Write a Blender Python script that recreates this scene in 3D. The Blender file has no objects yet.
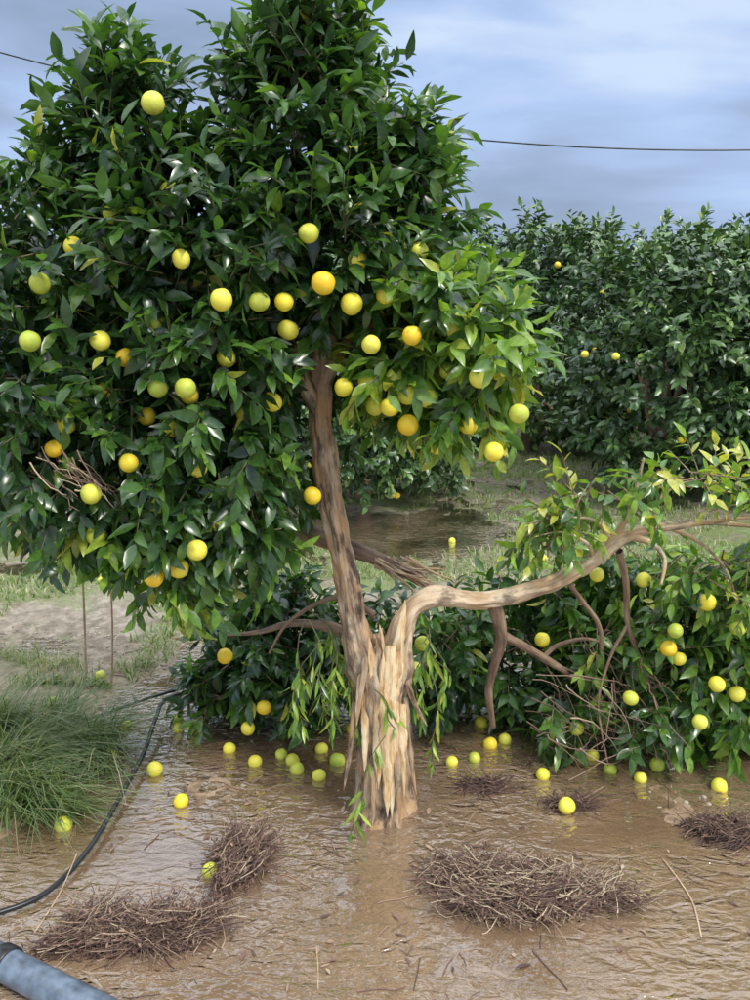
import bpy, math, numpy as np
from mathutils import Vector
rng = np.random.default_rng(7)
D = bpy.data; SC = bpy.context.scene
SC.view_settings.view_transform='Standard'; SC.view_settings.look='None'; SC.view_settings.exposure=0

# ---------------------------------------------------------------- helpers
def link(o, parent=None):
    SC.collection.objects.link(o)
    if parent: o.parent = parent
    return o
def empty(name, loc=(0,0,0)):
    e = D.objects.new(name, None); e.location = loc; e.empty_display_size=.2
    return link(e)
def mesh(name, V, F, mat=None, smooth=True, attrs=None):
    m = D.meshes.new(name)
    F2 = []
    for f in (F if isinstance(F, list) else [F]):
        F2 += np.asarray(f).tolist()
    m.from_pydata(np.asarray(V, float).tolist(), [], F2)
    if smooth: m.polygons.foreach_set("use_smooth", [True]*len(m.polygons))
    if attrs:
        for k, a in attrs.items():
            a = np.asarray(a, np.float32)
            if a.ndim == 1:
                m.attributes.new(k, 'FLOAT', 'POINT').data.foreach_set("value", a)
            else:
                m.attributes.new(k, 'FLOAT_VECTOR', 'POINT').data.foreach_set("vector", a.ravel())
    if mat: m.materials.append(mat)
    m.update()
    return m
def obj(name, m, parent=None, loc=None):
    o = D.objects.new(name, m)
    if loc is not None: o.location = loc
    return link(o, parent)
def nz(v): return v/np.maximum(np.linalg.norm(v, axis=-1, keepdims=True), 1e-9)
def h3(x,y,z,s): 
    v = np.sin(x*127.1+y*311.7+z*74.7+s*19.19)*43758.5453
    return v-np.floor(v)
def vn(x,y,z=0.,s=0):
    x,y,z = np.broadcast_arrays(np.asarray(x,float),np.asarray(y,float),np.asarray(z,float))
    xi,yi,zi=np.floor(x),np.floor(y),np.floor(z); fx,fy,fz=x-xi,y-yi,z-zi
    fx,fy,fz=[t*t*(3-2*t) for t in (fx,fy,fz)]
    r=0
    for a in (0,1):
        for b in (0,1):
            for c in (0,1):
                r=r+h3(xi+a,yi+b,zi+c,s)*(fx if a else 1-fx)*(fy if b else 1-fy)*(fz if c else 1-fz)
    return r*2-1
def fbm(x,y,z=0.,o=4,s=0):
    r=0;a=.5
    for i in range(o): r=r+a*vn(x*2**i,y*2**i,z*2**i,s+i*7); a*=.5
    return r
def sst(a,b,x):
    t=np.clip((x-a)/(b-a),0,1); return t*t*(3-2*t)

LT = dict(rows=[.18,.42,.68,.88], hw=[.60,1,.80,.36])
LS = dict(rows=[.38,.75], hw=[1,.70])
def leaves(B, Dr, Nm, L, W, droop, fold=.34, T=LT):
    n=len(B); Dr=nz(Dr); S=nz(np.cross(Nm,Dr)); Nm=np.cross(Dr,S)
    R=T['rows']; H=T['hw']; k=len(R); nv=3*k+2
    V=np.zeros((n,nv,3))
    def P(l,y,z): return B+Dr*(l*L)[:,None]+S*(y)[:,None]+Nm*(z-droop*L*l*l)[:,None]
    z0=np.zeros(n)
    V[:,0]=P(0,z0,z0)
    wav=rng.uniform(-.09,.09,(n,k))
    for i in range(k):
        w=H[i]*W/2
        V[:,1+3*i]=P(R[i],w,w*fold+wav[:,i]*W); V[:,2+3*i]=P(R[i],z0,z0); V[:,3+3*i]=P(R[i],-w,w*fold-wav[:,i]*W)
    V[:,nv-1]=P(1,z0,z0)
    tr=[[0,3,2],[0,2,1],[3*k-1,3*k,nv-1],[3*k-2,3*k-1,nv-1]]
    q=[]
    for i in range(k-1):
        a=1+3*i; q+= [[a+1,a+2,a+5,a+4],[a,a+1,a+4,a+3]]
    off=(np.arange(n)*nv)[:,None,None]
    TR=(np.array(tr)[None]+off).reshape(-1,3); Q=(np.array(q)[None]+off).reshape(-1,4)
    return V.reshape(-1,3),[TR,Q],nv
def tubes(P,R,sides=3,ref=None):
    N,K,_=P.shape
    T=nz(np.gradient(P,axis=1))
    if ref is None: ref=np.array([.31,.47,.83])
    n1=nz(np.cross(T,ref)); n2=np.cross(T,n1)
    a=np.arange(sides)/sides*2*np.pi
    V=P[:,:,None]+R[:,:,None,None]*(n1[:,:,None]*np.cos(a)[:,None]+n2[:,:,None]*np.sin(a)[:,None])
    i=np.arange(K-1)[:,None]; j=np.arange(sides)[None]
    q=np.stack([i*sides+j, i*sides+(j+1)%sides,(i+1)*sides+(j+1)%sides,(i+1)*sides+j],-1).reshape(-1,4)
    Q=(q[None]+(np.arange(N)*K*sides)[:,None,None]).reshape(-1,4)
    return V.reshape(-1,3),Q
def spline(pts,m):
    p=np.array(pts,float); n=len(p); t=np.linspace(0,n-1-1e-6,m); i=t.astype(int); f=(t-i)[:,None]
    g=lambda k:p[np.clip(k,0,n-1)]
    a,b,c,d=g(i-1),g(i),g(i+1),g(i+2)
    return .5*(2*b+(c-a)*f+(2*a-5*b+4*c-d)*f*f+(3*b-a-3*c+d)*f**3)
def limb(pts,m=40,sides=20,rough=.12,seed=0,lump=3.,flute=0.,flat=1.):
    q=spline(pts,m); P=q[:,:3]; R=np.maximum(q[:,3],.0012)
    T=nz(np.gradient(P,axis=0)); md=np.abs(T).mean(0); ref=np.eye(3)[np.argmin(md)]
    n1=nz(np.cross(T,ref)); n2=np.cross(T,n1)
    a=np.arange(sides)/sides*2*np.pi; c,s=np.cos(a)[None],np.sin(a)[None]
    L=np.r_[0,np.cumsum(np.linalg.norm(np.diff(P,axis=0),axis=1))][:,None]
    fl=fbm(c*2.6+5*seed,s*2.6,L*1.5,3,seed+5)*2
    fl=fl-.5*np.abs(vn(c*5+seed,s*5,L*2.5,seed+9))
    rr=R[:,None]*(1+rough*fbm(c*1.3+9*seed,s*1.3,L*lump,3,seed)*2+rough*.5*vn(c*3,s*3,L*25,seed+3)
        +flute*fl)
    O=rr[:,:,None]*(n1[:,None]*c[:,:,None]+n2[:,None]*s[:,:,None]); O[...,1]*=flat
    V=P[:,None]+O
    bk=np.stack([c*R[:,None]+0*L+seed,s*R[:,None]+0*L,L+0*c],-1)
    i=np.arange(m-1)[:,None]; j=np.arange(sides)[None]
    Q=np.stack([i*sides+j,i*sides+(j+1)%sides,(i+1)*sides+(j+1)%sides,(i+1)*sides+j],-1).reshape(-1,4)
    V=np.r_[V.reshape(-1,3),P[[-1]]]; bk=np.r_[bk.reshape(-1,3),[[seed,0,L[-1,0]]]]
    e=(m-1)*sides; tri=np.stack([e+np.arange(sides),e+(np.arange(sides)+1)%sides,np.full(sides,m*sides)],-1)
    return V,[Q,tri],bk
def merge(parts):
    Vs=[];T3=[];Q4=[];A=[];o=0
    for V,F,at in parts:
        for f in F:
            f=np.asarray(f)
            if len(f)==0: continue
            (T3 if f.shape[1]==3 else Q4).append(f+o)
        Vs.append(V);A.append(at);o+=len(V)
    F=[]
    if T3:F.append(np.concatenate(T3))
    if Q4:F.append(np.concatenate(Q4))
    return np.concatenate(Vs),F,np.concatenate(A)

# ---------------------------------------------------------------- materials
def newmat(name):
    m=D.materials.new(name); m.use_nodes=True; nt=m.node_tree; nt.nodes.clear()
    out=nt.nodes.new('ShaderNodeOutputMaterial'); return m,nt,out
def N(nt,t,**k):
    n=nt.nodes.new(t)
    for a,b in k.items():
        if a[0]=='_': n.inputs[a[1:].replace('_',' ')].default_value=b
        else: setattr(n,a,b)
    return n
def ramp(nt,src,stops):
    r=nt.nodes.new('ShaderNodeValToRGB'); e=r.color_ramp.elements
    while len(e)<len(stops): e.new(.5)
    for i,(p,c) in enumerate(stops): e[i].position=p; e[i].color=(*c,1)
    nt.links.new(src,r.inputs[0]); return r.outputs[0]
def leafmat(name,stops,rough=.33,transl=.22,back=1.5,noise=True):
    m,nt,out=newmat(name); l=nt.links.new
    at=N(nt,'ShaderNodeAttribute',attribute_name='tint')
    col=ramp(nt,at.outputs['Fac'],stops)
    geo=N(nt,'ShaderNodeNewGeometry')
    p=N(nt,'ShaderNodeBsdfPrincipled',_Roughness=rough)
    if noise:
        tc=N(nt,'ShaderNodeTexCoord'); no=N(nt,'ShaderNodeTexNoise',_Scale=45.,_Detail=1.); l(tc.outputs['Object'],no.inputs['Vector'])
        hs=N(nt,'ShaderNodeHueSaturation'); 
        mr=N(nt,'ShaderNodeMapRange'); mr.inputs[3].default_value=.5; mr.inputs[4].default_value=1.5; l(no.outputs[0],mr.inputs[0]); l(mr.outputs[0],hs.inputs['Value']); l(col,hs.inputs['Color']); col=hs.outputs[0]
        rr=N(nt,'ShaderNodeMath',operation='MULTIPLY_ADD'); l(geo.outputs['Backfacing'],rr.inputs[0]); rr.inputs[1].default_value=.25; 
        r2=N(nt,'ShaderNodeMath',operation='MULTIPLY_ADD'); l(no.outputs[0],r2.inputs[0]); r2.inputs[1].default_value=.25; r2.inputs[2].default_value=rough-.12; l(r2.outputs[0],rr.inputs[2]); l(rr.outputs[0],p.inputs['Roughness'])
    bk=N(nt,'ShaderNodeMix',data_type='RGBA',blend_type='MULTIPLY'); l(geo.outputs['Backfacing'],bk.inputs[0]); l(col,bk.inputs[6]); bk.inputs[7].default_value=(back,back*.95,back*1.1,1)
    l(bk.outputs[2],p.inputs['Base Color'])
    p.inputs['Specular IOR Level'].default_value=.75
    if transl>0:
        t=N(nt,'ShaderNodeBsdfTranslucent'); tm=N(nt,'ShaderNodeMix',data_type='RGBA',blend_type='MULTIPLY'); tm.inputs[0].default_value=1; l(col,tm.inputs[6]); tm.inputs[7].default_value=(2.2,2.4,.8,1); l(tm.outputs[2],t.inputs['Color'])
        mx=N(nt,'ShaderNodeMixShader',_Fac=transl); l(p.outputs[0],mx.inputs[1]); l(t.outputs[0],mx.inputs[2]); l(mx.outputs[0],out.inputs[0])
    else: l(p.outputs[0],out.inputs[0])
    return m
LEAF=[(0,(.012,.034,.012)),(.35,(.032,.082,.020)),(.62,(.085,.18,.028)),(.82,(.21,.34,.040)),(1,(.45,.44,.07))]
M_leaf=leafmat('citrus_leaf',LEAF,rough=.27)
M_leafbg=leafmat('citrus_leaf_far',[(0,(.022,.052,.020)),(.4,(.045,.100,.026)),(.75,(.10,.19,.04)),(1,(.20,.28,.06))],rough=.36,transl=0,noise=False)
M_grass=leafmat('grass_blade',[(0,(.055,.10,.03)),(.4,(.11,.18,.05)),(.7,(.22,.28,.10)),(1,(.46,.42,.26))],rough=.5,transl=.25,back=1.1,noise=False)
M_dry=leafmat('dry_stem',[(0,(.065,.034,.028)),(.4,(.19,.105,.075)),(.7,(.34,.23,.155)),(1,(.66,.54,.36))],rough=.7,transl=.0,back=1.,noise=False)

def barkmat(name,stops,bump=.6,sc=1.,patch=None):
    m,nt,out=newmat(name); l=nt.links.new
    at=N(nt,'ShaderNodeAttribute',attribute_name='bk')
    mp=N(nt,'ShaderNodeMapping'); mp.inputs['Scale'].default_value=(60*sc,60*sc,9*sc); l(at.outputs['Vector'],mp.inputs[0])
    n1=N(nt,'ShaderNodeTexNoise',_Scale=1.,_Detail=7.,_Roughness=.65); l(mp.outputs[0],n1.inputs['Vector'])
    mp2=N(nt,'ShaderNodeMapping'); mp2.inputs['Scale'].default_value=(14,14,7); l(at.outputs['Vector'],mp2.inputs[0])
    n2=N(nt,'ShaderNodeTexNoise',_Scale=1.,_Detail=4.); l(mp2.outputs[0],n2.inputs['Vector'])
    mi=N(nt,'ShaderNodeMath',operation='MULTIPLY_ADD'); l(n1.outputs[0],mi.inputs[0]); mi.inputs[1].default_value=.6
    m3=N(nt,'ShaderNodeMath',operation='MULTIPLY'); l(n2.outputs[0],m3.inputs[0]); m3.inputs[1].default_value=.4; l(m3.outputs[0],mi.inputs[2])
    col=ramp(nt,mi.outputs[0],stops)
    if patch:
        mp3=N(nt,'ShaderNodeMapping'); mp3.inputs['Scale'].default_value=(9,9,5); mp3.inputs['Location'].default_value=(3,1,7); l(at.outputs['Vector'],mp3.inputs[0])
        n3=N(nt,'ShaderNodeTexNoise',_Scale=1.6,_Detail=5.,_Roughness=.6); l(mp3.outputs[0],n3.inputs['Vector'])
        f=ramp(nt,n3.outputs[0],[(.50,(0,0,0)),(.57,(.75,.75,.75))])
        mm=N(nt,'ShaderNodeMix',data_type='RGBA'); l(f,mm.inputs[0]); l(col,mm.inputs[6]); mm.inputs[7].default_value=(*patch,1); col=mm.outputs[2]
        f2=ramp(nt,n3.outputs[0],[(.36,(.42,.40,.40)),(.44,(1,1,1))])
        m5=N(nt,'ShaderNodeMix',data_type='RGBA',blend_type='MULTIPLY'); m5.inputs[0].default_value=1; l(col,m5.inputs[6]); l(f2,m5.inputs[7]); col=m5.outputs[2]
    p=N(nt,'ShaderNodeBsdfPrincipled',_Roughness=.72); l(col,p.inputs['Base Color'])
    b=N(nt,'ShaderNodeBump',_Strength=bump,_Distance=.014); l(n1.outputs[0],b.inputs['Height'])
    b2=N(nt,'ShaderNodeBump',_Strength=bump*.7,_Distance=.02); l(n2.outputs[0],b2.inputs['Height']); l(b.outputs[0],b2.inputs['Normal']); l(b2.outputs[0],p.inputs['Normal'])
    l(p.outputs[0],out.inputs[0]); return m
M_bark=barkmat('citrus_bark',[(.34,(.035,.022,.016)),(.42,(.16,.10,.06)),(.49,(.38,.26,.16)),(.56,(.52,.40,.27)),(.68,(.60,.52,.40))],1.,patch=(.52,.31,.15))
M_limb=barkmat('pale_limb_bark',[(.30,(.10,.065,.04)),(.42,(.38,.26,.16)),(.52,(.62,.47,.31)),(.66,(.74,.62,.46))],.8,patch=(.54,.34,.18))
M_dead=barkmat('dead_branch_bark',[(.30,(.07,.04,.03)),(.45,(.20,.12,.08)),(.6,(.38,.26,.17))],.7)
M_wood=barkmat('torn_wood',[(.36,(.36,.17,.06)),(.45,(.74,.48,.23)),(.56,(.88,.72,.46))],.9)
M_twig=barkmat('green_twig',[(.3,(.06,.06,.025)),(.6,(.16,.15,.07))],.2)

def fruitmat():
    m,nt,out=newmat('orange_peel'); l=nt.links.new
    at=N(nt,'ShaderNodeAttribute',attribute_name='tint')
    tc=N(nt,'ShaderNodeTexCoord'); n1=N(nt,'ShaderNodeTexNoise',_Scale=22.,_Detail=4.); l(tc.outputs['Object'],n1.inputs['Vector'])
    ad=N(nt,'ShaderNodeMath',operation='MULTIPLY_ADD'); l(n1.outputs[0],ad.inputs[0]); ad.inputs[1].default_value=.55; l(at.outputs['Fac'],ad.inputs[2])
    col=ramp(nt,ad.outputs[0],[(.10,(.92,.56,.02)),(.38,(.93,.77,.06)),(.66,(.86,.82,.11)),(.95,(.40,.52,.06))])
    p=N(nt,'ShaderNodeBsdfPrincipled',_Roughness=.42); l(col,p.inputs['Base Color'])
    v=N(nt,'ShaderNodeTexVoronoi',_Scale=420.); l(tc.outputs['Object'],v.inputs['Vector'])
    b=N(nt,'ShaderNodeBump',_Strength=.3,_Distance=.002); l(v.outputs[0],b.inputs['Height']); l(b.outputs[0],p.inputs['Normal'])
    l(p.outputs[0],out.inputs[0]); return m
M_fruit=fruitmat()
def simple(name,col,rough=.5,metal=0,var=.0,vs=20.):
    m,nt,out=newmat(name); l=nt.links.new
    tc=N(nt,'ShaderNodeTexCoord'); n=N(nt,'ShaderNodeTexNoise',_Scale=vs,_Detail=6.); l(tc.outputs['Object'],n.inputs['Vector'])
    lo=tuple(float(x*(1-var)) for x in col); hi=tuple(float(min(1,x*(1+var))) for x in col)
    cc=ramp(nt,n.outputs[0],[(.35,lo),(.65,hi)])
    p=N(nt,'ShaderNodeBsdfPrincipled',_Roughness=rough,_Metallic=metal); l(cc,p.inputs['Base Color']); l(p.outputs[0],out.inputs[0]); return m
M_hose=simple('black_polyethylene',(.018,.018,.02),.35,0,.5,9)
M_pipe=simple('grey_pvc',(.12,.155,.20),.3,0,.4,22)
M_stone=simple('pebble',(.34,.28,.21),.6,0,.5,5)

# ---------------------------------------------------------------- ground
def gh(x,y):
    x=np.asarray(x,float); y=np.asarray(y,float)
    z=.026*fbm(x*.9,y*.9,0,3,1)+.026*fbm(x*4.5,y*3.0,0,4,2)+.012*fbm(x*17,y*13,0,3,5)+.006*fbm(x*48,y*48,0,2,8)
    z=z-.013
    z=z+.040*sst(-.95,-1.5,x)*sst(2.4,2.9,y)*sst(9,6,y)
    z=z+.030*sst(3.9,4.8,y)
    z=z-.060*np.exp(-(((x-.35)/1.1)**2+((y-7.3)/.8)**2))
    z=z-.075*np.exp(-(((x+1.9)/.65)**2+((y-4.6)/.40)**2))
    z=z-.070*np.exp(-(((x+2.5)/1.0)**2+((y-6.1)/.45)**2))
    z=z-.028*np.exp(-(((x-.95)/.6)**2+((y-2.15)/.45)**2))
    z=z-.022*np.exp(-(((x-.1)/.35)**2+((y-2.3)/.5)**2))
    z=z+.020*np.exp(-(((x-.45)/.35)**2+((y-2.36)/.13)**2))+.020*np.exp(-(((x+.64)/.28)**2+((y-2.22)/.12)**2))
    z=z+.05*sst(9,14,y)
    return z
n=680
t=np.linspace(-1,1,n)
gx=.85*np.sinh(t*6.05); gy=2.8+.85*np.sinh(t*6.05)
X,Y=np.meshgrid(gx,gy); Z=gh(X,Y)
i=np.arange(n-1)[:,None]*n+np.arange(n-1)[None]
Q=np.stack([i,i+1,i+n+1,i+n],-1).reshape(-1,4)
def groundmat():
    m,nt,out=newmat('wet_mud'); l=nt.links.new
    g=N(nt,'ShaderNodeNewGeometry'); 
    def noise(s,d=5.,r=.6):
        q=N(nt,'ShaderNodeTexNoise',_Scale=s,_Detail=d,_Roughness=r); l(g.outputs['Position'],q.inputs['Vector']); return q.outputs[0]
    a=noise(1.6); b=noise(14.,8.,.7); c=noise(90.,4.)
    mm=N(nt,'ShaderNodeMath',operation='MULTIPLY_ADD'); l(a,mm.inputs[0]); mm.inputs[1].default_value=.35
    m2=N(nt,'ShaderNodeMath',operation='MULTIPLY'); l(b,m2.inputs[0]); m2.inputs[1].default_value=.65; l(m2.outputs[0],mm.inputs[2])
    mud=ramp(nt,mm.outputs[0],[(.34,(.075,.048,.028)),(.44,(.21,.14,.085)),(.54,(.37,.26,.165)),(.66,(.52,.41,.29))])
    soil=ramp(nt,b,[(.3,(.11,.09,.065)),(.5,(.27,.225,.17)),(.7,(.48,.42,.35))])
    sp=N(nt,'ShaderNodeSeparateXYZ'); l(g.outputs['Position'],sp.inputs[0])
    mr=N(nt,'ShaderNodeMapRange'); l(sp.outputs['Y'],mr.inputs[0]); mr.inputs[1].default_value=3.4; mr.inputs[2].default_value=5.0
    mx=N(nt,'ShaderNodeMix',data_type='RGBA'); l(mr.outputs[0],mx.inputs[0]); l(mud,mx.inputs[6]); l(soil,mx.inputs[7])
    gr=ramp(nt,noise(1.1,6.,.65),[(.46,(0,0,0)),(.56,(1,1,1))])
    mg=N(nt,'ShaderNodeMath',operation='MULTIPLY'); l(gr,mg.inputs[0]); l(mr.outputs[0],mg.inputs[1])
    gc=ramp(nt,c,[(.3,(.09,.12,.04)),(.7,(.28,.32,.14))])
    mx2=N(nt,'ShaderNodeMix',data_type='RGBA'); l(mg.outputs[0],mx2.inputs[0]); l(mx.outputs[2],mx2.inputs[6]); l(gc,mx2.inputs[7])
    wet=N(nt,'ShaderNodeMapRange'); l(sp.outputs['Z'],wet.inputs[0]); wet.inputs[1].default_value=0; wet.inputs[2].default_value=.035; wet.inputs[3].default_value=.15; wet.inputs[4].default_value=.42
    p=N(nt,'ShaderNodeBsdfPrincipled'); l(mx2.outputs[2],p.inputs['Base Color']); l(wet.outputs[0],p.inputs['Roughness'])
    bp=N(nt,'ShaderNodeBump',_Strength=.8,_Distance=.016); l(b,bp.inputs['Height'])
    b2=N(nt,'ShaderNodeBump',_Strength=.6,_Distance=.005); l(c,b2.inputs['Height']); l(bp.outputs[0],b2.inputs['Normal']); l(b2.outputs[0],p.inputs['Normal'])
    l(p.outputs[0],out.inputs[0]); return m
obj('ground',mesh('ground',np.stack([X,Y,Z],-1).reshape(-1,3),Q,groundmat()))
def watermat():
    m,nt,out=newmat('muddy_water'); l=nt.links.new
    g=N(nt,'ShaderNodeNewGeometry')
    mp=N(nt,'ShaderNodeMapping'); mp.inputs['Scale'].default_value=(1,1.7,1); mp.inputs['Rotation'].default_value=(0,0,.35); l(g.outputs['Position'],mp.inputs[0])
    a=N(nt,'ShaderNodeTexNoise',_Scale=13.,_Detail=2.,_Distortion=.9); l(mp.outputs[0],a.inputs['Vector'])
    w=N(nt,'ShaderNodeTexNoise',_Scale=40.,_Detail=1.,_Distortion=.6); l(mp.outputs[0],w.inputs['Vector'])
    c=N(nt,'ShaderNodeTexNoise',_Scale=1.8,_Detail=4.); l(g.outputs['Position'],c.inputs['Vector'])
    ms=N(nt,'ShaderNodeMapRange'); l(c.outputs[0],ms.inputs[0]); ms.inputs[1].default_value=.40; ms.inputs[2].default_value=.60; ms.inputs[3].default_value=.18; ms.inputs[4].default_value=.9
    b1=N(nt,'ShaderNodeBump',_Distance=.022); l(ms.outputs[0],b1.inputs['Strength']); l(a.outputs[0],b1.inputs['Height'])
    b2=N(nt,'ShaderNodeBump',_Distance=.0035); l(ms.outputs[0],b2.inputs['Strength']); l(w.outputs[0],b2.inputs['Height']); l(b1.outputs[0],b2.inputs['Normal'])
    fr=N(nt,'ShaderNodeFresnel',_IOR=1.5); l(b2.outputs[0],fr.inputs['Normal'])
    gl=N(nt,'ShaderNodeBsdfGlossy',_Roughness=.02); l(b2.outputs[0],gl.inputs['Normal'])
    cc=ramp(nt,c.outputs[0],[(.35,(.34,.22,.13)),(.65,(.50,.35,.22))])
    df=N(nt,'ShaderNodeBsdfDiffuse'); l(cc,df.inputs['Color'])
    tr=N(nt,'ShaderNodeBsdfTransparent'); tr.inputs[0].default_value=(.90,.78,.60,1)
    m1=N(nt,'ShaderNodeMixShader',_Fac=.45); l(tr.outputs[0],m1.inputs[1]); l(df.outputs[0],m1.inputs[2])
    fm=N(nt,'ShaderNodeMath',operation='MULTIPLY',use_clamp=True); l(fr.outputs[0],fm.inputs[0]); fm.inputs[1].default_value=3.2
    m2=N(nt,'ShaderNodeMixShader'); l(fm.outputs[0],m2.inputs[0]); l(m1.outputs[0],m2.inputs[1]); l(gl.outputs[0],m2.inputs[2])
    l(m2.outputs[0],out.inputs[0]); return m
obj('flood_water',mesh('flood_water',[(-12,-3,0),(12,-3,0),(12,14,0),(-12,14,0)],np.array([[0,1,2,3]]),watermat(),False))

# ---------------------------------------------------------------- fruit
def fruit_parts(C,rad,tint):
    nu,nvv=20,13; parts=[]
    ph=np.linspace(0,np.pi,nvv)[:,None]; th=(np.arange(nu)/nu*2*np.pi)[None]
    for c,r,tt in zip(C,rad,tint):
        rr=r*(1-.10*np.exp(-(ph/.28)**2))*(1+.02*np.sin(3*th+c[0]*50)*np.sin(ph))
        P=np.stack([rr*np.sin(ph)*np.cos(th),rr*np.sin(ph)*np.sin(th),rng.uniform(.9,1.06)*rr*np.cos(ph)+0*th],-1).reshape(-1,3)
        ax=rng.normal(0,.35,2)
        if rng.random()<.3: ax*=3
        ca,sa=math.cos(ax[0]),math.sin(ax[0]); cb,sb=math.cos(ax[1]),math.sin(ax[1])
        Rm=np.array([[1,0,0],[0,ca,-sa],[0,sa,ca]])@np.array([[cb,0,sb],[0,1,0],[-sb,0,cb]])
        P=P@Rm.T+np.array(c)
        i=np.arange(nvv-1)[:,None]*nu; j=np.arange(nu)[None]
        q=np.stack([i+j,i+nu+j,i+nu+(j+1)%nu,i+(j+1)%nu],-1).reshape(-1,4)
        parts.append((P,[q],np.full(len(P),tt)))
    return parts
def fruit_obj(name,C,parent=None,r=(.027,.033),mu=.30):
    C=np.array(C,float); V,F,T=merge(fruit_parts(C,rng.uniform(*r,len(C)),np.clip(rng.normal(mu,.22,len(C)),-.1,.62)))
    return obj(name,mesh(name,V,F,M_fruit,True,{'tint':T}),parent)

# ---------------------------------------------------------------- foliage generator
def sprig_cloud(clumps,per,Ls=(.06,.10),nl=13,slen=.20,wr=.40,T=LT,shell=.62,twigs=True,prune=None,spread=1.0,droop=(.05,.5)):
    P=[];O=[];TT=[];ZB=[]
    for (cx,cy,cz,rx,ry,rz,w,ti,zb) in clumps:
        k=int(per*w); d=nz(rng.normal(size=(k,3))); r=rng.uniform(shell**3,1.0,k)**(1/3)
        r=r*(1+.28*fbm(d[:,0]*2+cx*9,d[:,1]*2,d[:,2]*2,2,3))
        P.append(np.array([cx,cy,cz])+d*r[:,None]*np.array([rx,ry,rz])); O.append(d)
        TT.append(np.full(k,ti)+rng.normal(0,.09,k)); ZB.append(np.full(k,zb))
    P=np.concatenate(P);O=np.concatenate(O);TT=np.concatenate(TT);ZB=np.concatenate(ZB); k=len(P)
    A=nz(O+np.stack([0*ZB,0*ZB,ZB],-1)+rng.normal(0,.42*spread,(k,3)))
    sl=slen*rng.uniform(.7,1.4,k)
    S0=P-A*(sl*.55)[:,None]
    tpos=np.linspace(.12,1,nl)[None]+rng.uniform(-.03,.03,(k,nl))
    phi=rng.uniform(0,6.28,(k,1))+np.arange(nl)[None]*2.4+rng.normal(0,.25,(k,nl))
    u=nz(np.cross(A,np.array([.2,.3,.93]))); v=np.cross(A,u)
    perp=u[:,None]*np.cos(phi)[...,None]+v[:,None]*np.sin(phi)[...,None]
    al=np.radians(rng.uniform(30,78,(k,nl)))*(1.12-.5*tpos)
    B=S0[:,None]+A[:,None]*(tpos*sl[:,None])[...,None]
    Dl=A[:,None]*np.cos(al)[...,None]+perp*np.sin(al)[...,None]; Dl[...,2]-=rng.uniform(0,.4,(k,nl)); Dl=nz(Dl)
    Nm=A[:,None]*.7+np.array([0,-.12,.8])+rng.normal(0,.42,(k,nl,3))
    L=rng.uniform(*Ls,(k,nl))*(1.05-.25*np.abs(tpos-.55)); W=L*wr*rng.uniform(.8,1.18,(k,nl))
    ti=np.clip(TT[:,None]+rng.normal(0,.12,(k,nl))+.18*(tpos-.5),0,1)
    yl=rng.random((k,nl))<.006; ti[yl]=.97
    B=B.reshape(-1,3);Dl=Dl.reshape(-1,3);Nm=Nm.reshape(-1,3);L=L.ravel();W=W.ravel();ti=ti.ravel()
    keep=np.ones(len(B),bool)
    if prune is not None: keep=prune(B+Dl*(L*.5)[:,None])
    B,Dl,Nm,L,W,ti=B[keep],Dl[keep],Nm[keep],L[keep],W[keep],ti[keep]
    V,F,nv=leaves(B,Dl,Nm,L,W,rng.uniform(*droop,len(B)),T=T)
    tint=np.repeat(ti,nv)
    tw=None
    if twigs:
        s=np.linspace(0,1,4); Pt=S0[:,None]+A[:,None]*(s[None]*sl[:,None])[...,None]
        kk=np.ones(k,bool) if prune is None else prune(Pt[:,2])&prune(Pt[:,3])&prune(Pt[:,0])
        Pt=Pt[kk]; tw=tubes(Pt,np.broadcast_to(np.array([.0032,.0028,.0022,.001]),Pt.shape[:2]),4)
    return V,F,tint,tw

# ---------------------------------------------------------------- main tree
tree=empty('orange_tree',(0,0,0))
def limbs_obj(name,specs,mat,parent,m=40,sides=18,**k):
    V,F,A=merge([limb(s,m,sides,seed=i+len(name),**k) for i,s in enumerate(specs)])
    return obj(name,mesh(name,V,F,mat,True,{'bk':A}),parent)
st=[(.035,2.86,-.12,.145),(.032,2.86,-.01,.124),(.030,2.86,.06,.102),(.027,2.86,.18,.092),(.020,2.855,.32,.090),(.014,2.85,.44,.094),(.006,2.85,.55,.088),(-.002,2.85,.62,.066),(-.006,2.85,.66,.035)]
V,F,A=limb(st,120,96,rough=.10,seed=4,lump=4.,flute=.26)
hi=sst(.50,.62,V[:,2]); V[:,2]+=hi*.06*fbm(V[:,0]*40,V[:,1]*40,0,3,3)
obj('stump',mesh('stump',V,F,M_bark,True,{'bk':A}),tree)
limbs_obj('trunk',[[(.0,2.86,.40,.055),(-.03,2.85,.55,.062),(-.062,2.84,.66,.056),(-.086,2.84,.79,.047),(-.112,2.84,.95,.041),(-.142,2.84,1.12,.044),(-.165,2.85,1.28,.040),(-.180,2.86,1.42,.037),(-.182,2.88,1.55,.034),(-.172,2.9,1.68,.031),(-.19,2.95,1.85,.028),(-.22,2.97,2.05,.022),(-.25,2.97,2.25,.014),(-.26,2.97,2.45,.006)]],M_bark,tree,m=170,sides=40,rough=.22,lump=9.,flute=.14)
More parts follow.
